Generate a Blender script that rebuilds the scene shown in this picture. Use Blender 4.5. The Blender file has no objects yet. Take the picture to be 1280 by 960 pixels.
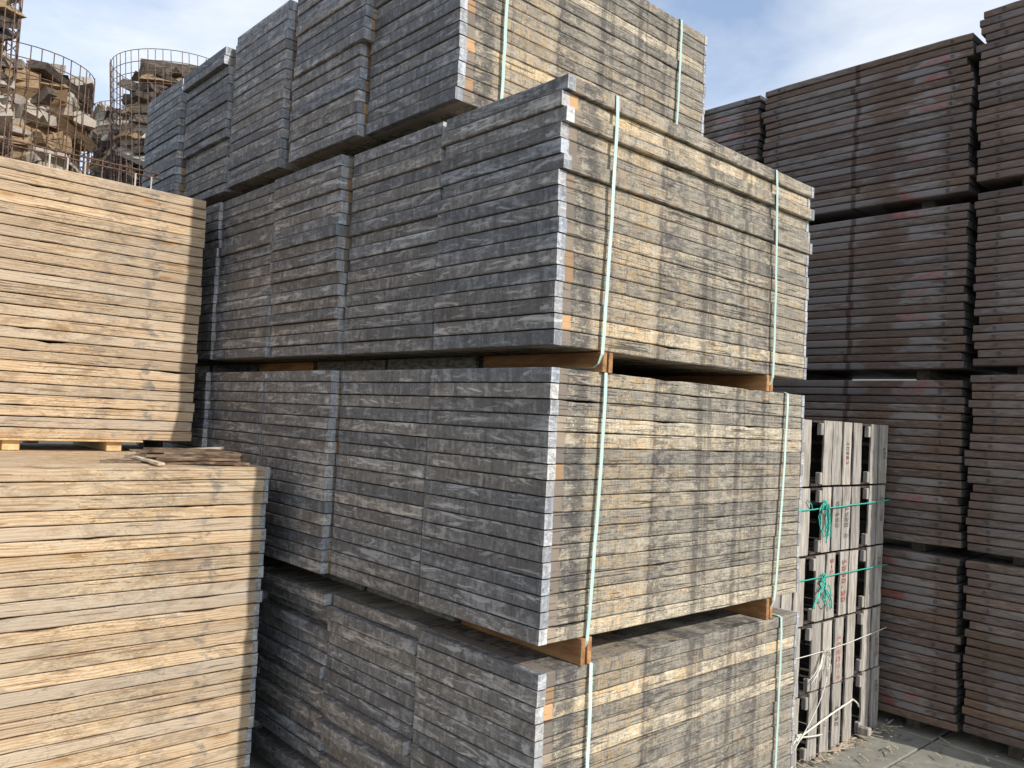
import bpy, bmesh, math, random
from mathutils import Vector, Matrix, Euler
R = random.Random(7)
SC = bpy.context.scene
COL = SC.collection

# ---------------------------------------------------------------- camera
cam_d = bpy.data.cameras.new('camera'); cam = bpy.data.objects.new('camera', cam_d); COL.objects.link(cam)
Dv = Vector((0.67223245, 0.73912564, 0.04238906)); Rv = Vector((0.73739508, -0.67356187, 0.0506251)); Uv = Vector((-0.06596996, 0.00277435, 0.99781775))
M = Matrix((Rv, Uv, -Dv)).transposed().to_4x4(); M.translation = Vector((-2.123372, -2.124462, 2.019028))
cam.matrix_world = M
cam_d.sensor_width = 36; cam_d.lens = 36 * 1021.937 / 1280; cam_d.clip_start = .05; cam_d.clip_end = 2000
SC.camera = cam
# ---------------------------------------------------------------- light
SUN_FROM = Vector((.15, -1.0, .76)).normalized()
el = math.asin(SUN_FROM.z); az = math.atan2(SUN_FROM.x, SUN_FROM.y)
sd = bpy.data.lights.new('sun', 'SUN'); sd.energy = 2.95; sd.angle = math.radians(.53); sd.color = (1, .955, .89)
sun = bpy.data.objects.new('sun', sd); COL.objects.link(sun); sun.rotation_euler = SUN_FROM.to_track_quat('Z', 'Y').to_euler()
W = bpy.data.worlds.new('World'); SC.world = W; W.use_nodes = True
nt = W.node_tree; N = nt.nodes; Lk = nt.links; N.clear()
wo = N.new('ShaderNodeOutputWorld'); bg = N.new('ShaderNodeBackground'); sky = N.new('ShaderNodeTexSky')
sky.sky_type = 'NISHITA'; sky.sun_disc = False; sky.sun_elevation = el; sky.sun_rotation = az
sky.air_density = 1.0; sky.dust_density = .7; sky.ozone_density = 2.5
bg.inputs['Strength'].default_value = .15
tc = N.new('ShaderNodeTexCoord'); mp = N.new('ShaderNodeMapping'); mp.inputs['Scale'].default_value = (1.0, 1.0, 2.1)
n1 = N.new('ShaderNodeTexNoise'); n1.inputs['Scale'].default_value = 2.3; n1.inputs['Detail'].default_value = 9; n1.inputs['Roughness'].default_value = .55; n1.inputs['Distortion'].default_value = .5
rp = N.new('ShaderNodeValToRGB'); rp.color_ramp.elements[0].position = .38; rp.color_ramp.elements[1].position = .70
rp.color_ramp.elements[0].color = (.16, .16, .16, 1); rp.color_ramp.elements[1].color = (.95, .95, .95, 1)
mx = N.new('ShaderNodeMix'); mx.data_type = 'RGBA'; mx.inputs['B'].default_value = (5.1, 5.3, 5.5, 1)
Lk.new(tc.outputs['Generated'], mp.inputs['Vector']); Lk.new(mp.outputs[0], n1.inputs['Vector']); Lk.new(n1.outputs['Fac'], rp.inputs[0])
Lk.new(rp.outputs[0], mx.inputs['Factor']); Lk.new(sky.outputs[0], mx.inputs['A']); Lk.new(mx.outputs['Result'], bg.inputs['Color']); Lk.new(bg.outputs[0], wo.inputs[0])
SC.view_settings.view_transform = 'Standard'; SC.view_settings.look = 'None'; SC.view_settings.gamma = 1; SC.view_settings.exposure = .46

# ---------------------------------------------------------------- node helpers
class G:
    """small builder for node materials"""
    def __init__(s, name):
        s.m = bpy.data.materials.new(name); s.m.use_nodes = True; s.t = s.m.node_tree; s.n = s.t.nodes; s.l = s.t.links; s.n.clear()
        s.out = s.n.new('ShaderNodeOutputMaterial'); s.b = s.n.new('ShaderNodeBsdfPrincipled'); s.l.new(s.b.outputs[0], s.out.inputs[0])
        s.b.inputs['Roughness'].default_value = .8; s.b.inputs['Specular IOR Level'].default_value = .25
        s.co = s.n.new('ShaderNodeTexCoord').outputs['Object']; s.oi = s.n.new('ShaderNodeObjectInfo')
        s.rnd = s.oi.outputs['Random']
        cb = s.n.new('ShaderNodeCombineXYZ')
        s.link(s.math('MULTIPLY', s.rnd, 37.), cb.inputs[0]); s.link(s.math('MULTIPLY', s.rnd, 91.), cb.inputs[1]); s.link(s.math('MULTIPLY', s.rnd, 53.), cb.inputs[2])
        s.off = cb.outputs[0]
    def link(s, a, b):
        if hasattr(a, 'links'): s.l.new(a, b)
        else: b.default_value = a
    def math(s, op, a, b=0., c=0., clamp=False):
        n = s.n.new('ShaderNodeMath'); n.operation = op; n.use_clamp = clamp
        for i, v in enumerate((a, b, c)): s.link(v, n.inputs[i])
        return n.outputs[0]
    def vec(s, scale, off=True, base=None):
        m = s.n.new('ShaderNodeVectorMath'); m.operation = 'MULTIPLY'; s.link(base or s.co, m.inputs[0]); m.inputs[1].default_value = scale
        if not off: return m.outputs[0]
        a = s.n.new('ShaderNodeVectorMath'); a.operation = 'ADD'; s.l.new(m.outputs[0], a.inputs[0]); s.l.new(s.off, a.inputs[1]); return a.outputs[0]
    def noise(s, scale, detail=4, rough=.55, dist=0., off=True):
        n = s.n.new('ShaderNodeTexNoise'); n.inputs['Scale'].default_value = 1; n.inputs['Detail'].default_value = detail
        n.inputs['Roughness'].default_value = rough; n.inputs['Distortion'].default_value = dist
        s.l.new(s.vec(scale, off), n.inputs['Vector']); return n.outputs['Fac']
    def step(s, v, a, b):
        m = s.n.new('ShaderNodeMapRange'); m.inputs['From Min'].default_value = a; m.inputs['From Max'].default_value = b; m.interpolation_type = 'SMOOTHSTEP'
        s.link(v, m.inputs['Value']); return m.outputs[0]
    def mix(s, f, a, b, mode='MIX'):
        n = s.n.new('ShaderNodeMix'); n.data_type = 'RGBA'; n.blend_type = mode; s.link(f, n.inputs['Factor'])
        for v, k in ((a, 'A'), (b, 'B')):
            if isinstance(v, tuple): n.inputs[k].default_value = (*v, 1)
            else: s.l.new(v, n.inputs[k])
        return n.outputs['Result']
    def xyz(s):
        n = s.n.new('ShaderNodeSeparateXYZ'); s.l.new(s.co, n.inputs[0]); return n.outputs
    def bump(s, h, dist=.002, strength=.8):
        n = s.n.new('ShaderNodeBump'); n.inputs['Distance'].default_value = dist; n.inputs['Strength'].default_value = strength
        s.l.new(h, n.inputs['Height']); s.l.new(n.outputs[0], s.b.inputs['Normal'])
    def done(s, col, rough=None):
        s.link(col if not isinstance(col, tuple) else (*col, 1), s.b.inputs['Base Color'])
        if rough is not None: s.link(rough, s.b.inputs['Roughness'])
        return s.m

def band(g, x, c, w, soft):
    d = g.math('ABSOLUTE', g.math('SUBTRACT', x, c)); return g.math('SUBTRACT', 1., g.step(d, w, w + soft))

def mat_weathered():
    g = G('weathered_board_wood'); x, y, z = g.xyz()
    fib = g.noise((9, 60, 260), 6, .65); streak = g.noise((4, 25, 70), 5, .6); blot = g.noise((7, 9, 16), 5, .6, .6); mid = g.noise((24, 30, 55), 5, .7, .8)
    spk = g.noise((70, 90, 150), 3, .6, .5); tint = g.math('FRACT', g.math('MULTIPLY', g.rnd, 13.7)); t2 = g.math('FRACT', g.math('MULTIPLY', g.rnd, 41.3))
    c = g.mix(g.step(fib, .3, .72), (.145, .134, .118), (.46, .415, .345))
    c = g.mix(g.math('MULTIPLY', g.step(streak, .42, .68), .55), c, (.33, .305, .255))
    # ochre patches, strongest near the strap positions, as on the real boards
    oc = g.math('ADD', g.math('MULTIPLY', band(g, g.math('ADD', x, g.math('MULTIPLY', blot, .5)), .72, .06, .30), .16), blot)
    oc = g.step(g.math('ADD', oc, g.math('MULTIPLY', t2, .14)), .52, .80)
    c = g.mix(g.math('MULTIPLY', g.math('MULTIPLY', oc, g.step(mid, .42, .60)), .85), c, (.52, .37, .20))
    # dark stain columns left by the stacking machine
    hatch = g.noise((150, 60, 14), 4, .7); c = g.mix(.55, c, g.mix(g.step(hatch, .3, .7), (.62, .62, .62), (1.3, 1.28, 1.22)), 'MULTIPLY')
    st = g.n.new('ShaderNodeTexNoise'); st.inputs['Scale'].default_value = 1; st.inputs['Detail'].default_value = 5; st.inputs['Roughness'].default_value = .62; g.l.new(g.vec((9, 3, 3.2), False), st.inputs['Vector'])
    c = g.mix(g.math('MULTIPLY', g.step(st.outputs['Fac'], .50, .60), .68), c, (.085, .080, .076)); c = g.mix(g.math('MULTIPLY', g.step(st.outputs['Fac'], .46, .36), .35), c, (.52, .48, .39))
    xw = g.math('ADD', x, g.math('MULTIPLY', g.math('SUBTRACT', mid, .5), .12))
    dk = g.math('MAXIMUM', g.math('MAXIMUM', band(g, xw, .14, .03, .08), g.math('MULTIPLY', band(g, xw, .70, .045, .07), .9)), g.math('MAXIMUM', g.math('MULTIPLY', band(g, xw, 1.17, .03, .06), .8), g.math('MULTIPLY', band(g, xw, 1.42, .02, .09), .7)))
    ds = g.math('MULTIPLY', g.step(g.noise((34, 24, 60), 5, .8, .5), .57, .64), .6); c = g.mix(ds, c, (.075, .068, .06))
    dn = g.step(g.noise((18, 20, 34), 5, .75), .40, .60)
    c = g.mix(g.math('MULTIPLY', g.math('MULTIPLY', dk, dn), .85), c, (.085, .082, .082))
    d2 = g.step(mid, .53, .64); c = g.mix(g.math('MULTIPLY', d2, .42), c, (.12, .11, .095))
    lg = g.step(g.noise((8, 14, 30), 5, .68, .5), .54, .64); c = g.mix(g.math('MULTIPLY', lg, .42), c, (.54, .48, .385))
    c = g.mix(g.math('MULTIPLY', g.step(spk, .63, .70), .7), c, (.66, .58, .41))
    c = g.mix(g.math('MULTIPLY', g.step(spk, .40, .34), .55), c, (.065, .058, .052))
    # soft brown band behind the steel end profile
    br = band(g, g.math('ADD', x, g.math('MULTIPLY', g.math('SUBTRACT', streak, .5), .02)), .066, .024, .006)
    c = g.mix(g.math('MULTIPLY', br, .9), c, g.mix(g.step(t2, .72, .85), (.24, .20, .165), (.40, .25, .14)))
    c = g.mix(.75, c, g.mix(tint, (.68, .68, .69), (1.28, 1.22, 1.12)), 'MULTIPLY')
    c = g.mix(.55, c, g.mix(g.step(tint, .82, .95), (1., 1., 1.), (1.5, 1.46, 1.36)), 'MULTIPLY')
    vo = g.n.new('ShaderNodeTexVoronoi'); vo.inputs['Scale'].default_value = 1; g.l.new(g.vec((5, .01, 5)), vo.inputs['Vector'])
    pick = g.n.new('ShaderNodeSeparateColor'); g.l.new(vo.outputs['Color'], pick.inputs[0]); pk = g.step(pick.outputs[0], .86, .87)
    c = g.mix(g.math('MULTIPLY', g.math('MULTIPLY', g.step(vo.outputs['Distance'], .075, .05), pk), .6), c, (.55, .47, .36)); hole = g.math('MULTIPLY', g.step(vo.outputs['Distance'], .045, .03), pk); c = g.mix(g.math('MULTIPLY', hole, .95), c, (.03, .022, .018))
    # shakes: thin dark cracks along the grain
    cr = g.step(g.noise((3.5, 20, 120), 3, .5, .3), .375, .345); c = g.mix(g.math('MULTIPLY', cr, .75), c, (.05, .042, .035))
    h = g.math('ADD', g.math('MULTIPLY', fib, .5), g.math('ADD', g.math('MULTIPLY', mid, .7), g.math('MULTIPLY', cr, -.6))); g.bump(h, .0035, .9)
    return g.done(c, .85)

def mat_pale():
    g = G('pale_board_wood'); x, y, z = g.xyz()
    warp = g.noise((2.2, 8, 14), 3, .5, .4)
    grain = g.n.new('ShaderNodeTexWave'); grain.wave_type = 'BANDS'; grain.bands_direction = 'Z'; grain.inputs['Scale'].default_value = 9; grain.inputs['Distortion'].default_value = 14; grain.inputs['Detail'].default_value = 4; grain.inputs['Detail Scale'].default_value = .7
    g.l.new(g.vec((.35, 2, 2.6)), grain.inputs['Vector']); gr = grain.outputs['Fac']
    fib = g.noise((6, 50, 240), 5, .6); tint = g.math('FRACT', g.math('MULTIPLY', g.rnd, 13.7)); t2 = g.math('FRACT', g.math('MULTIPLY', g.rnd, 41.3)); mid = g.noise((12, 30, 45), 5, .65, .6)
    c = g.mix(g.step(gr, .15, .85), (.58, .44, .30), (.43, .295, .175))
    c = g.mix(g.math('MULTIPLY', g.step(fib, .4, .75), .4), c, (.66, .55, .41))
    c = g.mix(g.math('MULTIPLY', g.step(g.noise((3, 10, 20), 4, .6), .45, .66), .65), c, (.55, .47, .36))
    # knots
    vo = g.n.new('ShaderNodeTexVoronoi'); vo.inputs['Scale'].default_value = 1; g.l.new(g.vec((2.6, 5, 11)), vo.inputs['Vector'])
    kn = g.step(vo.outputs['Distance'], .15, .07); c = g.mix(g.math('MULTIPLY', kn, .75), c, (.20, .095, .04))
    rg = g.math('MULTIPLY', g.step(vo.outputs['Distance'], .34, .15), .4); c = g.mix(rg, c, (.45, .27, .12))
    # grey handling smudges at the same place on every board
    sm = g.math('ADD', x, g.math('MULTIPLY', g.math('SUBTRACT', mid, .5), .10))
    sm = g.math('ADD', sm, g.math('MULTIPLY', g.math('SUBTRACT', t2, .5), .08))
    z1 = g.math('ADD', band(g, sm, -.295, .012, .045), g.math('MULTIPLY', band(g, sm, -.52, .05, .10), .55))
    c = g.mix(g.math('MULTIPLY', z1, g.math('MULTIPLY', g.step(g.noise((14, 20, 26), 5, .7), .46, .58), .75)), c, (.17, .165, .16))
    # torn fibres around the clamp marks
    tr = g.math('MULTIPLY', band(g, x, -.75, .14, .30), g.step(g.noise((22, 30, 80), 5, .7, 1.2), .54, .62)); c = g.mix(g.math('MULTIPLY', tr, .85), c, (.34, .20, .09))
    tr2 = g.math('MULTIPLY', band(g, x, -.70, .16, .16), g.step(g.noise((15, 30, 60), 5, .7, 1.5), .55, .63)); c = g.mix(g.math('MULTIPLY', tr2, .7), c, (.74, .57, .32))
    c = g.mix(.8, c, g.mix(tint, (.74, .73, .72), (1.15, 1.10, 1.0)), 'MULTIPLY')
    c = g.mix(g.math('MULTIPLY', g.step(t2, .60, .95), .5), c, (.42, .365, .30)); dt = g.step(g.noise((3.5, 12, 10), 6, .76, .8), .50, .62); c = g.mix(g.math('MULTIPLY', dt, .5), c, (.24, .175, .115))
    kd = g.step(g.noise((14, 14, 34), 6, .78, 1.0), .60, .66); c = g.mix(g.math('MULTIPLY', kd, .6), c, (.17, .105, .06))
    cr = g.step(g.noise((2.2, 20, 95), 3, .5, .4), .36, .335); c = g.mix(g.math('MULTIPLY', cr, .6), c, (.10, .055, .03))
    g.bump(g.math('ADD', g.math('MULTIPLY', fib, .4), g.math('ADD', g.math('MULTIPLY', mid, .6), g.math('MULTIPLY', cr, -.8))), .004, .85)
    return g.done(c, .75)

def mat_steel(name, dark, light, amount, scale=1., rust=0.):
    g = G(name); tint = g.math('FRACT', g.math('MULTIPLY', g.rnd, 17.1))
    a = g.noise((14 * scale, 7 * scale, 26 * scale), 7, .66, .9); b = g.noise((60, 38, 60), 5, .7); v = g.noise((40, 22, 9), 4, .65, .6); s = g.noise((90, 60, 130), 3, .7)
    lo = g.noise((4, 3.2, 5), 2, .5)
    f = g.math('ADD', g.math('MULTIPLY', g.step(g.math('ADD', a, g.math('MULTIPLY', g.math('SUBTRACT', lo, .5), .5)), .50, .68), .62), g.math('MULTIPLY', g.step(g.math('ADD', v, g.math('MULTIPLY', b, .5)), .72, .95), .5))
    c = g.mix(g.math('MULTIPLY', f, amount, clamp=True), dark, light)
    c = g.mix(g.math('MULTIPLY', g.step(s, .64, .70), .55), c, light)
    c = g.mix(g.math('MULTIPLY', g.step(b, .46, .34), .6), c, tuple(k * .45 for k in dark))
    drip = g.noise((30, 26, 2.5), 4, .7); c = g.mix(g.math('MULTIPLY', g.step(drip, .5, .36), .55), c, tuple(k * .55 for k in dark))
    wsh = g.math('MULTIPLY', g.step(g.noise((9, 5, 30), 7, .74, .8), .54, .62), .75); c = g.mix(wsh, c, light)
    if rust: c = g.mix(g.math('MULTIPLY', g.step(g.noise((20, 15, 30), 4, .6), .6, .72), rust), c, (.16, .07, .03))
    c = g.mix(.6, c, g.mix(tint, (.62, .63, .66), (1.4, 1.36, 1.3)), 'MULTIPLY')
    c = g.mix(.7, c, g.mix(g.math('FRACT', g.math('MULTIPLY', g.rnd, 57.7)), (.92, .96, 1.04), (1.08, 1.0, .92)), 'MULTIPLY')
    z = g.xyz()[2]
    g.bump(g.math('ADD', a, g.math('MULTIPLY', s, .3)), .002, .6)
    g.b.inputs['Metallic'].default_value = .15
    return g.done(c, g.mix(a, (.45, .45, .45), (.75, .75, .75)))

def mat_brown():
    """long steel side of the brown production boards: scuffed pale near the ends, weld mark in the middle, red paint dabs"""
    g = G('brown_scuffed_steel'); x, y, z = g.xyz(); tint = g.math('FRACT', g.math('MULTIPLY', g.rnd, 17.1)); t2 = g.math('FRACT', g.math('MULTIPLY', g.rnd, 71.9)); t3 = g.math('FRACT', g.math('MULTIPLY', g.rnd, 133.3))
    a = g.noise((4, 5, 14), 5, .6, .4); s = g.noise((30, 12, 120), 5, .7); lo = g.noise((2, 2.0, 9), 3, .5); sp = g.noise((50, 40, 60), 4, .7)
    c = g.mix(g.step(s, .3, .7), (.108, .078, .066), (.18, .138, .118))
    c = g.mix(.85, c, g.mix(g.step(t2, .5, .95), (1, 1, 1), (1.12, .98, .82)), 'MULTIPLY')
    w = g.math('ADD', g.math('ADD', y, g.math('MULTIPLY', g.math('SUBTRACT', t3, .5), .18)), g.math('MULTIPLY', g.math('SUBTRACT', a, .5), .6))
    reg = g.math('MAXIMUM', band(g, w, .34, .09, .10), g.math('MAXIMUM', g.math('MULTIPLY', band(g, w, 1.02, .22, .14), .75), g.math('MULTIPLY', band(g, w, 1.42, .05, .08), .5)))
    sc = g.math('MULTIPLY', reg, g.step(g.math('ADD', g.math('MULTIPLY', lo, .5), g.math('ADD', g.math('MULTIPLY', s, .5), g.math('MULTIPLY', g.math('SUBTRACT', t3, .5), .30))), .43, .58))
    c = g.mix(g.math('MULTIPLY', sc,   .62), c, (.29, .285, .285))
    c = g.mix(g.math('MULTIPLY', g.step(sp, .6, .68), .4), c, (.28, .26, .25))
    wd = band(g, y, .80, .012, .012); c = g.mix(g.math('MULTIPLY', wd, .7), c, (.055, .022, .015))
    rd = g.math('MULTIPLY', g.math('MULTIPLY', band(g, g.math('ADD', w, g.math('MULTIPLY', t2, .25)), .52, .05, .05), g.step(t3, .80, .84)), g.step(s, .47, .56)); c = g.mix(g.math('MULTIPLY', rd, .75), c, (.36, .07, .07))
    c = g.mix(.6, c, g.mix(tint, (.7, .7, .72), (1.3, 1.25, 1.2)), 'MULTIPLY')
    g.bump(g.math('ADD', s, sp), .0015, .6); g.b.inputs['Metallic'].default_value = .1
    return g.done(c, g.mix(sc, (.62, .62, .62), (.42, .42, .42)))

def mat_plain(name, ca, cb, sc=(20, 20, 20), rough=.8, lo=.35, hi=.65, bump=.002, spot=None):
    g = G(name); a = g.noise(sc, 5, .6, .3); s = g.noise(tuple(k * 5 for k in sc), 4, .7)
    c = g.mix(g.step(a, lo, hi), ca, cb); c = g.mix(.35, c, g.mix(s, (.5, .5, .5), (1.4, 1.4, 1.4)), 'MULTIPLY')
    if spot: c = g.mix(g.math('MULTIPLY', g.step(g.noise(tuple(k * 1.7 for k in sc), 4, .6), .56, .66), .8), c, spot)
    c = g.mix(.5, c, g.mix(g.math('FRACT', g.math('MULTIPLY', g.rnd, 17.3)), (.7, .7, .72), (1.3, 1.27, 1.2)), 'MULTIPLY')
    g.bump(g.math('ADD', a, g.math('MULTIPLY', s, .6)), bump, .8); return g.done(c, rough)

MW = mat_weathered(); MP = mat_pale(); MB = mat_brown()
MS = mat_steel('weathered_end_steel', (.150, .145, .142), (.46, .455, .45), .75)
MZ = mat_steel('zinc_profile_end', (.34, .35, .36), (.66, .67, .67), 1., 2.6)
MZP = mat_steel('pale_board_zinc', (.33, .35, .36), (.58, .60, .60), 1., 2.)
MG = mat_plain('grey_board_side_wood', (.12, .115, .105), (.30, .28, .24), (4, 20, 60))
MBE = mat_steel('brown_board_end_steel', (.10, .095, .09), (.26, .26, .26), .7, 1., .5)
MT = mat_plain('orange_bearer_timber', (.27, .13, .055), (.46, .25, .11), (30, 5, 30), .7)
MT2 = mat_plain('pale_block_timber', (.55, .36, .17), (.68, .49, .27), (30, 6, 30), .7)
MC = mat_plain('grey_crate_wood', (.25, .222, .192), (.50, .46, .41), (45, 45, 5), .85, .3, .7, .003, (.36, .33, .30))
MCD = mat_plain('crate_wood_painted_shade', (.045, .036, .03), (.10, .085, .07), (45, 10, 10), .85)  # crate wood with the shade of the insides put into its colour
MSTRAP = mat_plain('mint_strap_plastic', (.44, .61, .55), (.56, .71, .65), (200, 200, 6), .35, bump=.0003)
MROPE = mat_plain('green_rope_fibre', (.04, .42, .32), (.09, .58, .46), (300, 300, 300), .6)
MROPW = mat_plain('white_rope_fibre', (.62, .60, .52), (.80, .78, .70), (300, 300, 300), .7)
MLATH = mat_plain('dark_lath_wood', (.07, .045, .03), (.24, .165, .11), (6, 40, 40), .8)
MLATH2 = mat_plain('light_lath_wood', (.42, .32, .22), (.62, .52, .40), (6, 40, 40), .8)
MWIRE = mat_plain('rusty_wire', (.10, .055, .04), (.20, .14, .11), (60, 60, 60), .6)
MWIREL = mat_plain('bright_wire', (.40, .36, .31), (.52, .48, .42), (60, 60, 60), .5)
MLOG = [mat_plain('split_log_pale', (.40, .35, .29), (.64, .58, .50), (6, 40, 40), .85, bump=.006, spot=(.26, .19, .13)),
        mat_plain('split_log_tan', (.30, .20, .11), (.50, .36, .22), (6, 40, 40), .85, bump=.006, spot=(.16, .10, .06)),
        mat_plain('log_bark', (.07, .055, .045), (.20, .165, .135), (10, 35, 35), .95, bump=.010, spot=(.30, .27, .23))]
MDECK = mat_plain('platform_plank_wood', (.075, .06, .05), (.13, .11, .09), (5, 30, 30))
MGND = mat_plain('yard_concrete', (.235, .228, .188), (.35, .34, .28), (5, 5, 5), .9, .3, .7, .004, (.165, .16, .14))
MGND2 = mat_plain('yard_soil', (.08, .075, .06), (.14, .13, .10), (12, 12, 12), .95, bump=.006)
def mat_ink(name, c):
    g = G(name); a = g.noise((120, 120, 120), 3, .6); return g.done(g.mix(g.step(a, .45, .6), c, (.40, .33, .29)), .85)
INKR = mat_ink('red_stencil_ink', (.42, .07, .06)); INKB = mat_ink('black_stencil_ink', (.06, .05, .05))

# ---------------------------------------------------------------- mesh helpers
def mesh_of(bm, name, mats, smooth=False):
    bm.normal_update(); me = bpy.data.meshes.new(name); bm.to_mesh(me); bm.free()
    for m in (mats if isinstance(mats, (list, tuple)) else [mats]): me.materials.append(m)
    if smooth:
        for p in me.polygons: p.use_smooth = True
    return me
def obj(name, me, parent=None, loc=(0, 0, 0), rot=None):
    o = bpy.data.objects.new(name, me); COL.objects.link(o); o.location = loc
    if rot is not None: o.rotation_euler = rot
    if parent: o.parent = parent
    return o
def thing(name, label, cat, loc=(0, 0, 0), group=None, rz=0., me=None):
    o = obj(name, me, None, loc, (0, 0, rz)); o['label'] = label; o['category'] = cat
    if group: o['group'] = group
    return o
def add_box(bm, x0, x1, y0, y1, z0, z1, bev=0., mi=0, mat=None):
    r = bmesh.ops.create_cube(bm, size=1)['verts']
    T = Matrix.Translation(((x0 + x1) / 2, (y0 + y1) / 2, (z0 + z1) / 2)) @ Matrix.Diagonal((x1 - x0, y1 - y0, z1 - z0, 1))
    bmesh.ops.transform(bm, matrix=(mat @ T) if mat else T, verts=r)
    fs = {f for v in r for f in v.link_faces}
    for f in fs: f.material_index = mi
    if bev:
        bmesh.ops.bevel(bm, geom=list({e for v in r for e in v.link_edges}), offset=bev, segments=1, affect='EDGES')
    return r
def tube(bm, pts, r, n=6, mi=0, closed=False):
    rings = []; pts = [Vector(p) for p in pts]; m = len(pts)
    for i, p in enumerate(pts):
        a = pts[(i - 1) % m] if (closed or i) else p; b = pts[(i + 1) % m] if (closed or i < m - 1) else p
        t = (b - a).normalized(); up = Vector((0, 0, 1)) if abs(t.z) < .9 else Vector((1, 0, 0)); s = t.cross(up).normalized(); u = s.cross(t)
        rings.append([bm.verts.new(p + (s * math.cos(2 * math.pi * k / n) + u * math.sin(2 * math.pi * k / n)) * r) for k in range(n)])
    for i in range(m if closed else m - 1):
        A, B = rings[i], rings[(i + 1) % m]
        for k in range(n):
            f = bm.faces.new((A[k], A[(k + 1) % n], B[(k + 1) % n], B[k])); f.material_index = mi
    if not closed:
        for rg in (rings[0], rings[-1]):
            try: bm.faces.new(rg)
            except ValueError: pass
def slab_mesh(name, x0, x1, W_, h, mat, rnd, segs=30, chip=.0034, dip=.007, f=.0020):
    """board body: edges wander and are chipped along the front (-Y) side, so that the joints are uneven"""
    bm = bmesh.new(); rings = []; b = .0025; tz = bz = fy = 0
    marks = [(rnd.uniform(x0 + .1, x1 - .1), rnd.uniform(.02, .10), rnd.uniform(.3, 1) * dip, rnd.random() < .6) for _ in range(rnd.choice((0, 1, 1, 2, 3)))]
    for i in range(segs + 1):
        x = x0 + (x1 - x0) * i / segs
        tz = tz * .6 + rnd.uniform(-.4, .4) * chip; bz = bz * .6 + rnd.uniform(-.4, .4) * chip; fy = fy * .6 + rnd.uniform(-.4, .4) * .003
        t, u = h - max(0, tz), max(0, bz)
        for c, w, dd, top in marks:
            k = max(0, 1 - abs(x - c) / w) ** .7
            if top: t -= dd * k
            else: u += dd * k * .7
        e = b + rnd.uniform(0, .0015)
        prof = [(fy + .0005, u + e), (fy + .0005, t - e), (fy + e, t), (.12, h), (.15, h + f), (W_ - b, h + f), (W_, h + f - b), (W_, b), (W_ - b, 0), (.12, 0), (fy + e, u)]
        rings.append([bm.verts.new((x, p[0], p[1])) for p in prof])
    n = len(rings[0])
    for A, B in zip(rings, rings[1:]):
        for k in range(n): bm.faces.new((A[k], B[k], B[(k + 1) % n], A[(k + 1) % n]))
    bm.faces.new(rings[0]); bm.faces.new(rings[-1][::-1])
    bmesh.ops.recalc_face_normals(bm, faces=bm.faces); return mesh_of(bm, name, mat)
def box_mesh(name, x0, x1, y0, y1, z0, z1, mat, bev=0.):
    bm = bmesh.new(); add_box(bm, x0, x1, y0, y1, z0, z1, bev); return mesh_of(bm, name, mat)
def profile_mesh(name, W_, h, mats, rnd, flip=False, flw=.046):
    """steel U profile over a board end: web, flanges and folded corner; material 1 on the folded (+-Y) ends"""
    bm = bmesh.new(); d = -.0012; segs = 7; bev = .0048
    o = -1 if flip else 1
    pr = [(0, bev), (0, h - bev), (bev * .6, h + d), (flw, h + d + .0006), (flw, -d - .0006), (bev * .6, -d)]
    rings = []
    for i in range(segs + 1):
        y = -.0015 + (W_ + .003) * i / segs; j = rnd.uniform(-.0012, .0012) if 0 < i < segs else 0
        e = .003 if i in (0, segs) else 0
        rings.append([bm.verts.new((o * (p[0] + j + (e if p[0] == 0 else 0)), y, p[1])) for p in pr])
    for A, B in zip(rings, rings[1:]):
        for k in range(len(pr)):
            q = (k + 1) % len(pr); bm.faces.new((A[k], A[q], B[q], B[k]))
    for rg in (rings[0], rings[-1]): bm.faces.new(rg).material_index = 1
    bmesh.ops.recalc_face_normals(bm, faces=bm.faces); return mesh_of(bm, name, mats)

# ---------------------------------------------------------------- ground
gm = bmesh.new(); bmesh.ops.create_grid(gm, x_segments=4, y_segments=4, size=200)
ground = obj('ground', mesh_of(gm, 'ground', MGND2), None, (0, 0, -.03)); ground['kind'] = 'structure'
def slab_me(rnd):
    return box_mesh('concrete_slab', .008, 1.992, .008, 1.992, -.12, .03, MGND, .006)
sm_ = slab_me(R)
for i in range(-3, 5):
    for j in range(-4, 4):
        obj('concrete_slab', sm_, ground, (i * 2 + 1.83, j * 2 + .03, R.uniform(-.003, .001)))

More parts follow.
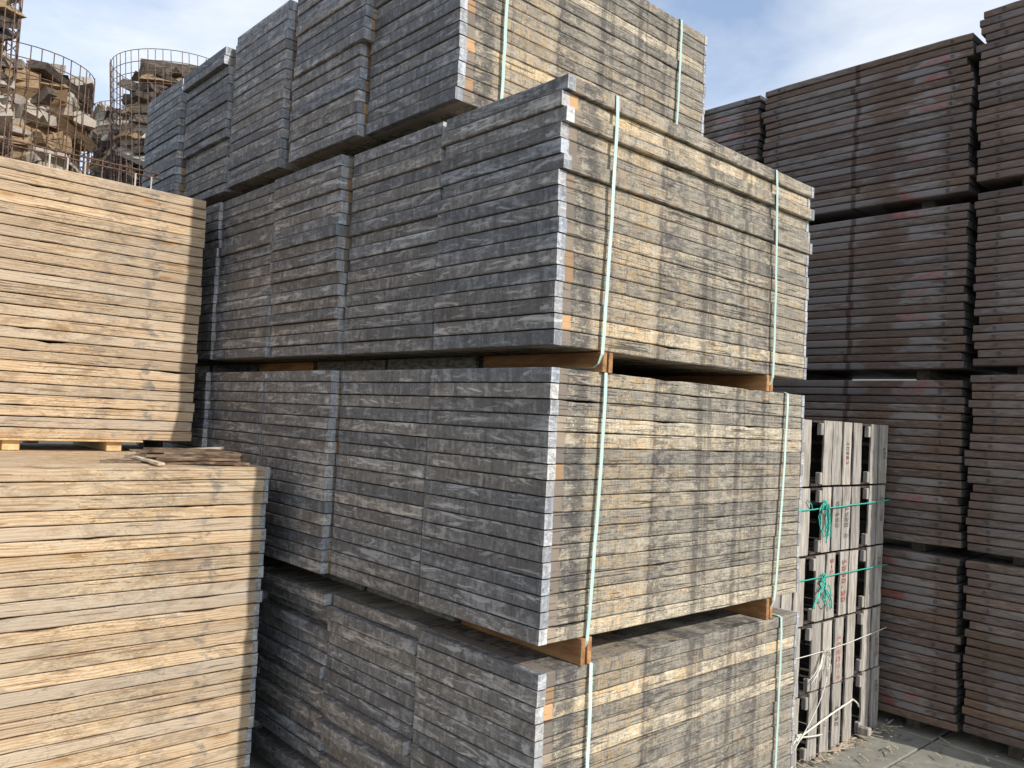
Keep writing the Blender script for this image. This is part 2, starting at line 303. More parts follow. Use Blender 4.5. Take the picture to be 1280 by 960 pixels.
# ---------------------------------------------------------------- boards of the big grey stack
TH, PI_ = .0572, .06
LEN = 1.885
SLABS = [slab_mesh('board_wood', .038, LEN - .028, .735, TH, MW, random.Random(100 + i)) for i in range(10)]
SLABB = [box_mesh('board_wood', .038, LEN - .028, .0, .735, 0, TH, MG, .003)]
PROFL = [profile_mesh('end_profile', .735, TH, [MS, MZ], random.Random(i)) for i in range(5)]
PROFR = [profile_mesh('end_profile', .735, TH, [MZ, MZ], random.Random(40 + i), True, .028) for i in range(3)]
def strap_mesh(x0, x1, t, b, deep=.70, w=.018):
    """one loop half of packing strap: over the top, down the front, under the bundle"""
    bm = bmesh.new(); pts = []
    for k in range(4): pts.append((x0, deep * (1 - k / 3.), t + .004))
    pts[-1] = (x0, .010, t + .003); pts.append((x0, -.010, t - .004))
    n = 12
    for k in range(1, n): pts.append((x0 + (x1 - x0) * k / n + R.uniform(-.0015, .0015), -.014 - .004 * math.sin(math.pi * k / n) + R.uniform(-.001, .001), t + (b - t) * k / n))
    pts += [(x1, -.012, b - .012), (x1 + .004, .006, b - .05), (x1 + .004, .03, b - .066), (x1 + .004, .3, b - .067), (x1 + .004, deep, b - .067)]
    rows = []
    for i, p in enumerate(pts):
        p = Vector(p); a = Vector(pts[max(0, i - 1)]); c = Vector(pts[min(len(pts) - 1, i + 1)]); tn = (c - a).normalized(); nn = Vector((1, 0, 0)).cross(tn).normalized() * .0007
        sx = Vector((w / 2, 0, 0)); tw = Vector((0, 0, 0)); rows.append([bm.verts.new(p - sx - nn), bm.verts.new(p - nn + Vector((0, .0006, 0))), bm.verts.new(p + sx - nn), bm.verts.new(p + sx + nn), bm.verts.new(p - sx + nn)])
    for A, B in zip(rows, rows[1:]):
        for k in range(5): bm.faces.new((A[k], A[(k + 1) % 5], B[(k + 1) % 5], B[k]))
    bmesh.ops.recalc_face_normals(bm, faces=bm.faces); return mesh_of(bm, 'strap', MSTRAP)

def grey_bundle(level, label, x, y, z, n, front=False, right=True, jx=.006, jy=.006, straps=None, seed=0, big=0., offs=None, side=False):
    rnd = random.Random(seed * 31 + 5)
    t = thing('strapped_board_bundle', label, 'board bundle', (x, y, z), 'bundles of grey weathered boards with steel ends')
    for i in range(n):
        ox = rnd.uniform(-jx, jx) + (rnd.choice((-1, 1)) * big * rnd.random() if rnd.random() < .35 else 0); oy = rnd.uniform(0, jy)
        if offs and i in offs: oy += offs[i][1]; ox += offs[i][0]
        rz = rnd.uniform(-.0025, .0025)
        if not front: oy += .005
        b = obj('board', SLABS[rnd.randrange(len(SLABS))] if front or side else SLABB[0], t, (ox, oy, i * PI_ + rnd.uniform(0, .0006)), (0, 0, rz))
        obj('end_profile', PROFL[rnd.randrange(5)], b)
        if right: obj('end_profile', PROFR[rnd.randrange(3)], b, (LEN + .002, 0, 0))
    if straps:
        for x0, x1 in straps: obj('strap', strap_mesh(x0, x1, n * PI_, 0), t, (0, 0, 0))
    return t
WY = [(0., .735), (.752, .735), (1.51, .735), (2.270, .735), (3.03, .735), (3.80, .735)]
Z4, Z3, Z2, Z1 = .078, 1.20, 2.30, 3.432
pos = ['corner bundle', 'bundle next to the corner bundle', 'middle bundle', 'bundle left of the middle one', 'leftmost bundle in view']
# level 2 has boards sticking forward (their overhang throws the dark lines)
o2 = {16: (.004, -.012), 15: (-.002, .008), 14: (.004, -.010), 13: (-.002, .010), 12: (-.001, .010), 11: (.001, -.005), 10: (-.004, .010), 9: (-.003, .008), 8: (0, .003)}
L2n = ['corner bundle of the third tier, two mint straps on its sunlit side', 'second bundle from the corner in the third tier, dark steel ends in shade',
       'third bundle from the corner in the third tier, slightly proud of its neighbour', 'fourth bundle from the corner in the third tier, seen over the pale boards', 'fifth bundle from the corner in the third tier, dark strip beside pale boards']
L3n = ['corner bundle of the second tier, in the middle of the photo, two mint straps', 'second bundle from the corner in the second tier, flush with the corner one', 'third bundle from the corner in the second tier, right end caps showing',
       'fourth bundle from the corner in the second tier, just above the lower pale boards', 'fifth bundle from the corner in the second tier, dark strip beside pale boards']
L4n = ['corner bundle of the bottom tier, top surface showing, two mint straps', 'second bundle from the corner in the bottom tier, boards pushed in and out', 'third bundle from the corner in the bottom tier, ragged ends beside pale boards',
       'fourth bundle from the corner in the bottom tier, in deep shade behind the pale boards', 'fifth bundle from the corner in the bottom tier, behind the pale boards']
L1n = ['near end bundle of the top tier, set back, two mint straps against the sky', 'second bundle of the top tier, its upper boards jutting out to the right', 'third bundle of the top tier, its top higher than the one to its left',
       'fourth bundle of the top tier, top board overhanging', 'leftmost bundle of the top tier, beside the wire baskets']
x2 = [0., .006, -.012, -.030, -.050]; x3 = [0., .006, -.040, -.034, -.062]; x4 = [.006, .018, .03, .04, .04]
for k in range(5):
    y = WY[k][0] + (.012 if k in (2, 3) else 0)
    grey_bundle(2, L2n[k], x2[k], y, Z2, 17, k == 0, k < 2, jx=.003 if k != 2 else .010, straps=[(.288, .264), (1.500, 1.532)] if k == 0 else None, seed=20 + k, offs=o2 if k == 0 else {i: (-.034 * min(1, i / 9.), 0) for i in range(17)} if k == 2 else None, big=0 if k == 0 else .014, side=k in (2, 3))
    grey_bundle(3, L3n[k], x3[k], WY[k][0] + (.015 if k == 3 else 0), Z3, 17, k == 0, k < 2, jx=.004, jy=.003, side=k in (2, 4), straps=[(.293, .252), (1.685, 1.622)] if k == 0 else None, seed=40 + k)
    if k < 4: grey_bundle(4, L4n[k], x4[k], WY[k][0] + (.01 if k else 0), Z4, 17, k == 0, k < 1, jx=.005 if k == 0 else .016, jy=.003, straps=[(.278, .268), (1.695, 1.668)] if k == 0 else None, seed=60 + k, big=0 if k == 0 else .055)
grey_bundle(2, 'sixth bundle from the corner in the third tier, behind the pale boards', .02, WY[5][0], Z2, 17, False, False, seed=91)
grey_bundle(3, 'sixth bundle from the corner in the second tier, behind the pale boards', .02, WY[5][0], Z3, 17, False, False, seed=92)
Y1 = [.745, 1.51, 2.37, 3.16, 3.98]; X1 = [.062, .014, .020, .004, -.012]; NB = [16, 18, 17, 16, 16]
for k in range(5):
    of = {}
    if k == 1: of = {i: (-.02, -.055) for i in range(8, 18)}
    if k == 3: of = {15: (-.035, 0), 14: (-.035, 0)}; of.update({i: (.03, .02) for i in range(0, 6)})
    grey_bundle(1, L1n[k], X1[k], Y1[k], Z1 + (.02 if k > 3 else 0), NB[k], k == 0, k < 1, jx=.007, straps=[(.255, .255), (1.605, 1.585)] if k == 0 else None, seed=80 + k, offs=of, side=k >= 1)

def added_shade_bundle():  # unseen bundle and timbers added above the view to shade the upper pale stack
    t = thing('strapped_board_bundle', 'added unseen board bundle over the near end bundle, shading the upper pale stack', 'board bundle', (X1[0] + .004, Y1[0] + .01, Z1 + 16 * PI_ + .09), 'bundles of grey weathered boards with steel ends')
    me = slab_mesh('board_wood', .0, 1.12, .72, TH, MW, random.Random(5))
    for i in range(12): obj('board', me, t, (R.uniform(-.003, .003), R.uniform(-.003, .003), i * PI_))
    for x in (.15, .85): thing('timber_bearer', 'added timber under the unseen shade-casting board bundle, %s one' % ('left' if x < .5 else 'right'), 'timber bearer', (X1[0] + x, Y1[0] + .02, Z1 + 16 * PI_), me=box_mesh('bearer', 0, .08, 0, .7, 0, .088, MDECK, .002))
added_shade_bundle()
# bearers in the gaps: two thin boards on edge with a slot between
def bearer(x, y, z, h, label, me_len=.72, mat=MT, w=.024, gap=.016, tilt=0.):
    t = thing('timber_bearer', label, 'timber bearer', (x, y, z), 'orange timber bearers between the tiers')
    key = (round(h, 3), mat.name, round(me_len, 2), w)
    if key not in BM: BM[key] = box_mesh('bearer_plank', 0, w, 0, me_len, 0, h, mat, .002)
    obj('plank', BM[key], t, (0, 0, 0)); obj('plank', BM[key], t, (w + gap, .004, 0), (0, 0, -tilt))
    return t
BM = {}
lev = [(0., .076, 'under the bottom tier', [.26, 1.62]), (Z4 + 17 * PI_ - .002, Z3 - Z4 - 17 * PI_ - .001, 'between the bottom and second tiers', [.222, 1.575]), (Z3 + 17 * PI_ - .002, Z2 - Z3 - 17 * PI_ - .001, 'between the second and third tiers', [.27, 1.50])]
cn = ['corner bundle', 'second bundle from the corner', 'third bundle from the corner', 'fourth bundle from the corner', 'fifth bundle from the corner', 'sixth bundle from the corner']
for zi, h, nm, xs in lev:
    for k in range(4 if zi < 1 else 5 if zi < 2 else 6):
        if zi < .5 and k > 0: continue
        for xi, x in enumerate(xs):
            bearer(x + (0 if k == 0 else R.uniform(-.01, .01)), WY[k][0] + (.0 if k == 0 else .012) + (-.012 if k == 0 and xi == 0 else .0), zi, h, 'bearer %s, %s strap side, under %s' % (nm, 'near' if xi == 0 else 'far', cn[k]), mat=MT if k in (0, 3) else MG)
for k in range(5):
    for xi, x in enumerate((.30, 1.60)):
        bearer(X1[k] + x, Y1[k] + .012, Z2 + 17 * PI_ - .002, Z1 - Z2 - 17 * PI_ + (.02 if k > 3 else 0) - .001, 'timber bearer under the top tier, %s end of its %s' % ('near' if xi == 0 else 'far', ['near-end bundle', 'second bundle', 'third bundle', 'fourth bundle', 'leftmost bundle'][k]), mat=MG)

# ---------------------------------------------------------------- pale board stacks on the left
def pale_stack(label, x, y, z, n, pitch, seed, zinc, L=1.9, Wd=.75):
    rnd = random.Random(seed); th = pitch - .0045
    ms = [slab_mesh('board_wood', -L + .03, -.030 if zinc else 0., Wd, th, MP, random.Random(seed + i), 34, .0042, .011, .0042) for i in range(14)]
    zp = [profile_mesh('end_profile', Wd, th, [MZP, MZP], random.Random(i), True, .030) for i in range(2)]
    t = thing('pale_board_stack', label, 'board stack', (x, y, z), 'stacks of pale boards')
    for i in range(n):
        b = obj('board', ms[rnd.randrange(14)], t, (rnd.uniform(-.007, .007), rnd.uniform(0, .006), i * pitch), (0, 0, rnd.uniform(-.002, .002)))
        if zinc: obj('end_profile', zp[rnd.randrange(2)], b, (0, 0, 0))
    return t
pale_stack('tall pale board stack at lower left, bluish steel end caps, laths lying on top', -.192, 1.81, .016, 27, .0628, 300, True, Wd=.95)
pale_stack('pale board stack behind the lower left one, carrying the upper pale stack', -.192, 2.785, .016, 27, .0628, 320, True, Wd=.95)
pale_stack('upper left pale board stack raised on blocks, level with the third tier, no steel caps', -.170, 2.93, 1.780, 25, .0601, 340, False, Wd=.76)
blk = box_mesh('spacer_block', 0, .083, 0, .7, 0, .0655, MT2, .003)
for i, x in enumerate((-.652, -1.174, -1.74)):
    thing('spacer_block', ['square timber block under the upper pale stack, right one of the two in view', 'square timber block under the upper pale stack, at the left edge of the photo', 'square timber block under the upper pale stack, beyond the left edge of the photo'][i], 'timber block', (x, 2.945, 1.7135), me=blk)
thing('thin_strip', 'thin pale strip lying under the lowest board of the upper pale stack', 'wood strip', (-.46, 2.915, 1.768), me=box_mesh('thin_strip', -1.3, 0, 0, .09, 0, .011, MT2, .002))
# laths on the lower stack
def lath(p, q, w, h, mat, label, grp, bend=.0):
    E_ = Vector((-2.1234, -2.1245, 2.019)); p, q = [E_ + (Vector(v) - E_) * 1.087 for v in (p, q)]; w *= 1.09; bm = bmesh.new(); n = 6; d = (q - p).normalized(); s = d.cross(Vector((0, 0, 1))).normalized(); L = (q - p).length; rings = []
    for i in range(n + 1):
        c = d * (L * i / n) + Vector((0, 0, math.sin(math.pi * i / n) * bend)) + s * R.uniform(-.001, .001)
        rings.append([bm.verts.new(c + s * a * w / 2 + Vector((0, 0, b * h))) for a, b in ((-1, 0), (1, 0), (1, 1), (-1, 1))])
    for A, B in zip(rings, rings[1:]):
        for k in range(4): bm.faces.new((A[k], A[(k + 1) % 4], B[(k + 1) % 4], B[k]))
    bm.faces.new(rings[0]); bm.faces.new(rings[-1]); bmesh.ops.recalc_face_normals(bm, faces=bm.faces)
    return thing('lath', label, 'lath', p, grp, me=mesh_of(bm, 'lath', mat))
zt = 1.7375
lath((-1.02, 1.75, zt), (-.46, 1.63, zt), .03, .010, MLATH, 'lowest dark lath of the pile on the lower pale stack, reaching furthest left', 'laths in the pile')
lath((-.93, 1.93, zt + .012), (-.50, 1.60, zt + .030), .035, .012, MLATH2, 'long light grey lath sloping across the pile on the lower pale stack', 'laths in the pile')
lath((-.82, 2.02, zt + .02), (-.42, 1.86, zt + .058), .05, .012, MLATH2, 'broad tan lath on top of the pile, raised towards the grey stack', 'laths in the pile')
lath((-.86, 1.80, zt + .016), (-.83, 1.54, zt + .003), .03, .010, MLATH2, 'short light stick lying crosswise over the pile on the lower pale stack', 'laths in the pile')
for i in range(16):
    y0 = 1.56 + i * .018 + R.uniform(-.01, .01); z0 = zt + (i % 4) * .014
    lath((-.82 + R.uniform(-.06, .06), y0 + R.uniform(.05, .26), z0), (-.395 - R.uniform(.0, .07), y0 - .03 + R.uniform(-.01, .02), z0 + R.uniform(.0, .004)), R.uniform(.016, .03), .012, MLATH, 'dark narrow lath, %s from the front in the heap on the lower pale stack' % ['first', 'second', 'third', 'fourth', 'fifth', 'sixth', 'seventh', 'eighth', 'ninth', 'tenth', 'eleventh', 'twelfth', 'thirteenth', 'fourteenth', 'fifteenth', 'last'][i], 'dark laths heaped on the lower pale stack', .003)

# ---------------------------------------------------------------- brown stacks on the right
def brown_board_mesh(seed, Lb=1.585, Wb=1.1, h=.0525):
    rnd = random.Random(seed); bm = bmesh.new(); segs = 8; rings = []
    for i in range(segs + 1):
        y = Lb * i / segs; e = .012 if i in (0, segs) else 0; j = rnd.uniform(-.0012, .0012)
        pr = [(j + e, .010), (j + e, h - .010), (j + .003 + e, h - .003), (j + .010 + e, h - e * .3), (.22, h), (.30, h + .0040), (Wb, h + .0040), (Wb, 0), (.22, 0), (j + .010 + e, e * .3), (j + .003 + e, .003)]
        yy = y + (.0 if i else 0); rings.append([bm.verts.new((p[0], yy, p[1])) for p in pr])
    # rounded corners: pull in a second ring near each end
    for A, B in zip(rings, rings[1:]):
        for k in range(11): bm.faces.new((A[k], A[(k + 1) % 11], B[(k + 1) % 11], B[k]))
    for rg in (rings[0], rings[-1]): bm.faces.new(rg).material_index = 1
    for yc in (.13, Lb - .13):   # small welded rings near the ends
        n = 10; ro, ri = .013, .008
        o_ = [bm.verts.new((-.001, yc + ro * math.cos(2 * math.pi * k / n), h / 2 + ro * math.sin(2 * math.pi * k / n))) for k in range(n)]
        o2_ = [bm.verts.new((.006, v.co.y, v.co.z)) for v in o_]
        i_ = [bm.verts.new((-.001, yc + ri * math.cos(2 * math.pi * k / n), h / 2 + ri * math.sin(2 * math.pi * k / n))) for k in range(n)]
        for k in range(n):
            q = (k + 1) % n; bm.faces.new((o_[k], o_[q], i_[q], i_[k])).material_index = 1; bm.faces.new((o_[k], o2_[k], o2_[q], o_[q])).material_index = 1
    bmesh.ops.recalc_face_normals(bm, faces=bm.faces); return mesh_of(bm, 'board', [MB, MBE])
BRO = [brown_board_mesh(500 + i) for i in range(6)]
XR = 3.85
def brown_stack(label, y, z, top, n, seed, jag=.0, dx=0., skip=None):
    rnd = random.Random(seed); pitch = (top - z) / n
    t = thing('brown_board_stack', label, 'board stack', (XR + dx, y, z), 'stacks of brown steel-sided boards')
    for i in range(n):
        oy = rnd.uniform(-.012, .012) + (rnd.uniform(-jag, jag) if rnd.random() < .25 else 0)
        o = obj('board', BRO[rnd.randrange(6)], t, (rnd.uniform(-.006, .006), oy, i * pitch), (0, 0, rnd.uniform(-.003, .003))); o.scale = (1, 1, pitch / .0568)
    return t
brown = [  # column, tier rows (z, top, n)
    ('A', -.085, [(.085, 1.235, 20), (1.300, 2.440, 20), (2.515, 3.660, 20), (3.735, 4.850, 20)]),
    ('B', -1.725, [(.105, 1.235, 20), (1.295, 2.475, 21), (2.530, 3.715, 21), (3.785, 4.975, 21)]),
    ('C', 1.555, [(.085, 1.235, 20), (1.300, 2.440, 20), (2.515, 3.660, 20), (3.735, 4.840, 20)])]
tn = ['on the ground', 'in the second tier', 'in the third tier', 'in the top tier']
for nm, y, rows in brown:
    for i, (z, top, n) in enumerate(rows):
        if nm == 'C' and i < 3: continue
        lab = {'A': 'brown board stack %s, left of the dark slot', 'B': 'brown board stack %s, right of the dark slot at photo edge', 'C': 'brown board stack %s, peeping out behind the grey stack'}[nm] % tn[i]
        brown_stack(lab, y, z, top, n, 700 + i * 10 + ord(nm), .03 if nm == 'B' else .02)
brown_stack('lower brown board tiers behind the grey stack carrying the far left top one', 1.555, .085, 3.64, 62, 799, .01)
bb = {}
for nm, y, rows in brown:
    for i, (z, top, n) in enumerate(rows):
        if nm == 'C' and 0 < i < 3: continue
        zb = 0. if i == 0 else (rows[i - 1][1] if nm != 'C' else 3.64); h = z - zb - .002
        for yo in (.25, 1.25):
            if abs(h) < .01: continue
            key = round(h, 3)
            if key not in bb: bb[key] = box_mesh('floor_bearer', .10, 1.05, 0, .09, 0, h, MDECK, .002)
            thing('stack_bearer', 'timber under brown stack %s, %s, %s one' % (tn[i], {'A': 'left of the dark slot', 'B': 'right of the dark slot', 'C': 'behind the grey stack'}[nm], 'right' if yo < 1 else 'left'), 'timber bearer', (XR, y + yo, zb + .001), 'dark timbers under the brown stacks', me=bb[key])

# ---------------------------------------------------------------- slatted crates
def slat_mesh(w, h, seed, d=.011, mat=MC):
    rnd = random.Random(seed); bm = bmesh.new(); n = 8; rings = []; l = r = 0
    for i in range(n + 1):
        z = h * i / n; l = l * .7 + rnd.uniform(-.0045, .0045); r = r * .7 + rnd.uniform(-.0045, .0045); y = rnd.uniform(-.001, .001)
        rings.append([bm.verts.new((a, b, z)) for a, b in ((l, y), (w + r, y), (w + r, d), (l, d))])
    for A, B in zip(rings, rings[1:]):
        for k in range(4): bm.faces.new((A[k], A[(k + 1) % 4], B[(k + 1) % 4], B[k]))
    bm.faces.new(rings[0]); bm.faces.new(rings[-1]); bmesh.ops.recalc_face_normals(bm, faces=bm.faces); return mesh_of(bm, 'slat', mat)
SL = [slat_mesh(.114, .408, 900 + i) for i in range(8)]
FONT = {'0': ['111', '101', '101', '101', '111'], '1': ['010', '110', '010', '010', '111'], '2': ['111', '001', '111', '100', '111'], '3': ['111', '001', '011', '001', '111'], '7': ['111', '001', '010', '010', '010'], '5': ['111', '100', '111', '001', '111'], '9': ['111', '101', '111', '001', '111'], '.': ['000', '000', '000', '000', '010'], '-': ['000', '000', '111', '000', '000'], 'o': ['010', '101', '101', '101', '010']}
def stencil(txt, s, mat):
    """figures stencilled upright along the slat, read turned by 90 degrees"""
    bm = bmesh.new(); u = 0
    for ch in txt:
        for r_, row in enumerate(FONT[ch]):
            for c_, v in enumerate(row):
                if v == '1':
                    a, b = (r_) * s, (u + c_) * s
                    vs = [bm.verts.new(p) for p in ((-a, 0, -b), (-a - s * .93, 0, -b), (-a - s * .93, 0, -b - s * .93), (-a, 0, -b - s * .93))]; bm.faces.new(vs)
        u += 4
    return mesh_of(bm, 'stencil_number', mat)
def crate(x, y, z, slat_x, open_w, label, depth=.52, seed=0, marks=()):
    """a slatted box standing on end: slats on the front face, one open bay at the left that shows its battens"""
    rnd = random.Random(seed); t = thing('slatted_crate', label, 'wooden crate', (x, y, z), 'slatted crates standing on end')
    W_ = slat_x[-1] + .122; H = .408
    for s in slat_x: obj('slat', SL[rnd.randrange(8)], t, (s, rnd.uniform(-.003, .003), .002 + rnd.uniform(0, .004)), (0, rnd.uniform(-.008, .008), 0))
    key = (round(W_, 2), round(depth, 2), round(open_w, 2))
    if key not in CM:
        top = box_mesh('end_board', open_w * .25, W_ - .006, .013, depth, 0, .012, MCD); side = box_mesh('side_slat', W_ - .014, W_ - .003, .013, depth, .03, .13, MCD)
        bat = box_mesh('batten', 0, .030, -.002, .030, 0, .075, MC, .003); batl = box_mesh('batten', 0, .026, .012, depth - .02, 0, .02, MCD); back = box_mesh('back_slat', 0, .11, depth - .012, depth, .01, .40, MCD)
        CM[key] = (top, side, bat, batl, back)
    top, side, bat, batl, back = CM[key]
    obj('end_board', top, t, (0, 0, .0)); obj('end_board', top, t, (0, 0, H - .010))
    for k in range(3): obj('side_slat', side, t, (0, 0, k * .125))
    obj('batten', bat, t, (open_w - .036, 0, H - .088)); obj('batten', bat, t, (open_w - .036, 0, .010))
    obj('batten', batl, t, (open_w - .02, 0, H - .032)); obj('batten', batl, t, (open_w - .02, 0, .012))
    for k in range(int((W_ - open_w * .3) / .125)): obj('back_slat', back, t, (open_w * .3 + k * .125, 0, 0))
    for (k, zz, txt, s, m) in marks: obj('stencil_number', stencil(txt, s, m), t, (slat_x[k] + .085, -.0035, zz))
    return t
CM = {}
YC = .36
rowdef = [  # z, left edge of the open bay, slats, slats of the narrow crate, stencils
    (0.006, 2.611, (2.735, 2.885, 3.046, 3.205), (3.491, 3.641), [(1, .20, 'o', .009, INKB), (2, .27, '1020', .0085, INKB)], [(1, .33, '105', .007, INKB)]),
    (.425, 2.604, (2.749, 2.889, 3.046, 3.214), (3.481, 3.627), [(2, .30, '1020', .011, INKR), (1, .22, 'o', .009, INKB), (2, .12, '2-2', .009, INKR)], [(1, .2, '10-3', .008, INKR)]),
    (.850, 2.618, (2.774, 2.910, 3.090, 3.223), (3.491, 3.632), [(2, .36, '1020.30', .010, INKR), (1, .38, '2-1', .009, INKR), (1, .16, 'o-', .009, INKR)], [(1, .34, '75', .008, INKB)]),
    (1.272, 2.657, (2.823, 2.969, 3.099, 3.230), (3.506, 3.642), [(1, .32, 'o', .010, INKB), (1, .25, '102', .0085, INKB), (2, .28, '1020', .0085, INKB), (2, .11, 'o', .010, INKB)], [(1, .33, 'o', .009, INKB), (1, .24, '105', .007, INKB)]),
    (1.695, 2.647, (2.814, 2.939, 3.077, 3.228), (3.505, 3.657), [(2, .28, '1020', .0075, INKB), (2, .19, '-3', .0075, INKR)], [(1, .25, '105', .007, INKB)])]
rn = ['bottom row on the concrete', 'second row from the ground', 'middle row', 'second row from the top', 'top row']
for i, (z, x0, sa, sb, m1, m2) in enumerate(rowdef):
    crate(x0 + .004, YC, z, [q - x0 - .004 for q in sa], sa[0] - x0 - .004, 'weathered crate with four upright slats, %s' % rn[i], seed=30 + i, marks=m1)
    crate(3.358, YC + .01, z, [q - 3.358 for q in sb], sb[0] - 3.358, 'narrow weathered crate with two upright slats, %s' % rn[i], seed=50 + i, marks=m2, depth=.5)
    crate(x0 - .695, YC - .005, z, [.16, .30, .44, .575], .16, 'weathered crate mostly hidden by sunlit grey boards, right slat showing, %s' % rn[i], seed=70 + i)
foot = box_mesh('foot_block', 0, .05, 0, .08, 0, .05, MC, .006)
thing('foot_block', 'small wooden block on the concrete in the shaded bay of the bottom crates', 'wood block', (3.42, .285, .031), me=foot)

def litter():
    bm = bmesh.new(); rl = random.Random(77)
    for k in range(260):
        x, y = rl.uniform(1.9, 3.95), rl.uniform(-1.6, .5)
        if rl.random() < .45: y = .34 - abs(rl.gauss(0, .05)); x = rl.uniform(2.5, 3.8)
        L, w = rl.choice((.006, .01, .03, .05)) * rl.uniform(.5, 1.4), rl.uniform(.002, .006)
        add_box(bm, -L, L, -w, w, 0, w * .8, mat=Matrix.Translation((x, y, .0295)) @ Matrix.Rotation(rl.uniform(0, 3.14), 4, 'Z'))
    o = obj('wood_splinters', mesh_of(bm, 'wood_splinters', MLATH2)); o['kind'] = 'stuff'; o['label'] = 'splinters and grit lying on the concrete in front of the crates'
litter()
# ---------------------------------------------------------------- ropes on the crates
def rope(pieces, mat, label, cat, r=.0035):
    bm = bmesh.new(); main = pieces[0]; tube(bm, main, r, 6); t = thing('rope', label, cat, (0, 0, 0), None, me=mesh_of(bm, 'rope', mat, True))
    for nm, pts in pieces[1:]:
        bm = bmesh.new(); tube(bm, pts, r * .95, 6); obj(nm, mesh_of(bm, nm, mat, True), t)
    return t
def line(a, b, n=14, sag=.004, amp=.0015):
    a, b = Vector(a), Vector(b); return [a.lerp(b, i / n) + Vector((R.uniform(-amp, amp), R.uniform(-amp, amp) * .4, -sag * math.sin(math.pi * i / n) + R.uniform(-amp, amp))) for i in range(n + 1)]
def loop(cx, cz, w, h, y, n=22, tw=.01, ph=0.):
    return [(cx + w * math.sin(2 * math.pi * i / n + ph) + R.uniform(-1, 1) * tw * .2, y - .008 * math.sin(math.pi * i / n) - R.uniform(0, .006), cz - h * (1 - math.cos(2 * math.pi * i / n + ph)) / 2) for i in range(n + 1)]
def tail(p, q, n=8, c=.02): 
    p, q = Vector(p), Vector(q); return [p.lerp(q, i / n) + Vector((c * math.sin(math.pi * i / n), -.008 * math.sin(math.pi * i / n), 0)) for i in range(n + 1)]
YR = YC - .012
def knot(cx, cz, s, y=YR): return [(cx + s * math.sin(t * 2.3) * .9, y - .008 + .006 * math.cos(t * 3.1), cz + s * math.cos(t * 1.7)) for t in [k * .35 for k in range(22)]]
gr = [line((2.42, YR, 1.553), (3.79, YR, 1.583), 24, .006)]
gr += [('knot', knot(2.815, 1.585, .022)), ('loop', loop(2.80, 1.585, .050, .20, YR - .01)), ('loop', loop(2.835, 1.59, .030, .155, YR - .012, ph=.4)), ('loop', loop(2.79, 1.58, .062, .165, YR - .008)), ('loop', loop(2.82, 1.585, .022, .21, YR - .018))]
gr += [('rope_tail', tail((2.83, YR - .01, 1.56), (2.845, YR - .01, 1.34), 8, .012)), ('rope_tail', tail((2.85, YR - .01, 1.54), (2.90, YR - .01, 1.37), 8, .006)), ('rope_tail', tail((2.66, YR - .006, 1.56), (2.60, YR - .006, 1.615), 6, .004))]
rope(gr, MROPE, 'thin green rope with a looped knot hanging from it, upper one on the crates', 'rope', .0040)
gr = [line((2.42, YR, 1.128), (3.78, YR, 1.128), 24, .0)]; 
gr += [('knot', knot(2.83, 1.125, .024)), ('knot', knot(2.82, 1.085, .030)), ('loop', loop(2.87, 1.08, .05, .13, YR - .01, ph=.5)), ('loop', loop(2.82, 1.06, .035, .07, YR - .01)), ('rope_tail', tail((2.80, YR - .01, 1.06), (2.70, YR - .01, .945), 8, -.01)), ('rope_tail', tail((2.84, YR - .01, 1.06), (2.93, YR - .01, .92), 8, .010)), ('rope_tail', tail((2.85, YR - .012, 1.06), (2.945, YR - .012, .925), 8, .018)), ('rope_tail', tail((2.79, YR - .012, 1.055), (2.695, YR - .012, .955), 8, -.018))]
rope(gr, MROPE, 'thin green rope with fat knot and hanging tails, lower green one on crates', 'rope', .0040)
gr = [line((2.45, YR, .67), (3.80, YR, .69), 22, .018)]
gr += [('rope_tail', tail((2.86, YR - .01, .66), (2.86 + dx, YR - .012, .66 - dz), 8, c)) for dx, dz, c in ((-.19, .15, .03), (-.15, .17, .02), (-.10, .20, -.02), (-.12, .155, .02), (-.04, .17, -.02), (.10, .15, .03))]
gr += [('loop', loop(2.90, .675, .045, .12, YR - .008)), ('rope_tail', tail((2.95, YR - .01, .65), (2.50, YR - .02, .13), 14, .10))]
rope(gr, MROPW, 'thin white twine with frayed strands hanging below its knot, across the crates', 'twine', .0028)
gr = [line((2.56, YR - .01, .19), (3.30, YR - .005, .285), 12, -.004)]
gr += [('knot', knot(2.575, .19, .020)), ('knot', knot(2.61, .193, .013)), ('rope_tail', tail((3.30, YR - .005, .285), (3.40, YR - .0, .215), 5, .006)), ('rope_tail', tail((2.62, YR - .01, .19), (2.87, YR - .015, .155), 8, .0)), ('rope_tail', tail((2.56, YR - .01, .19), (2.30, YR - .015, .11), 8, .0))]
rope(gr, MROPW, 'thick cream cord with a loose bent end, lowest one on the crates', 'cord', .006)

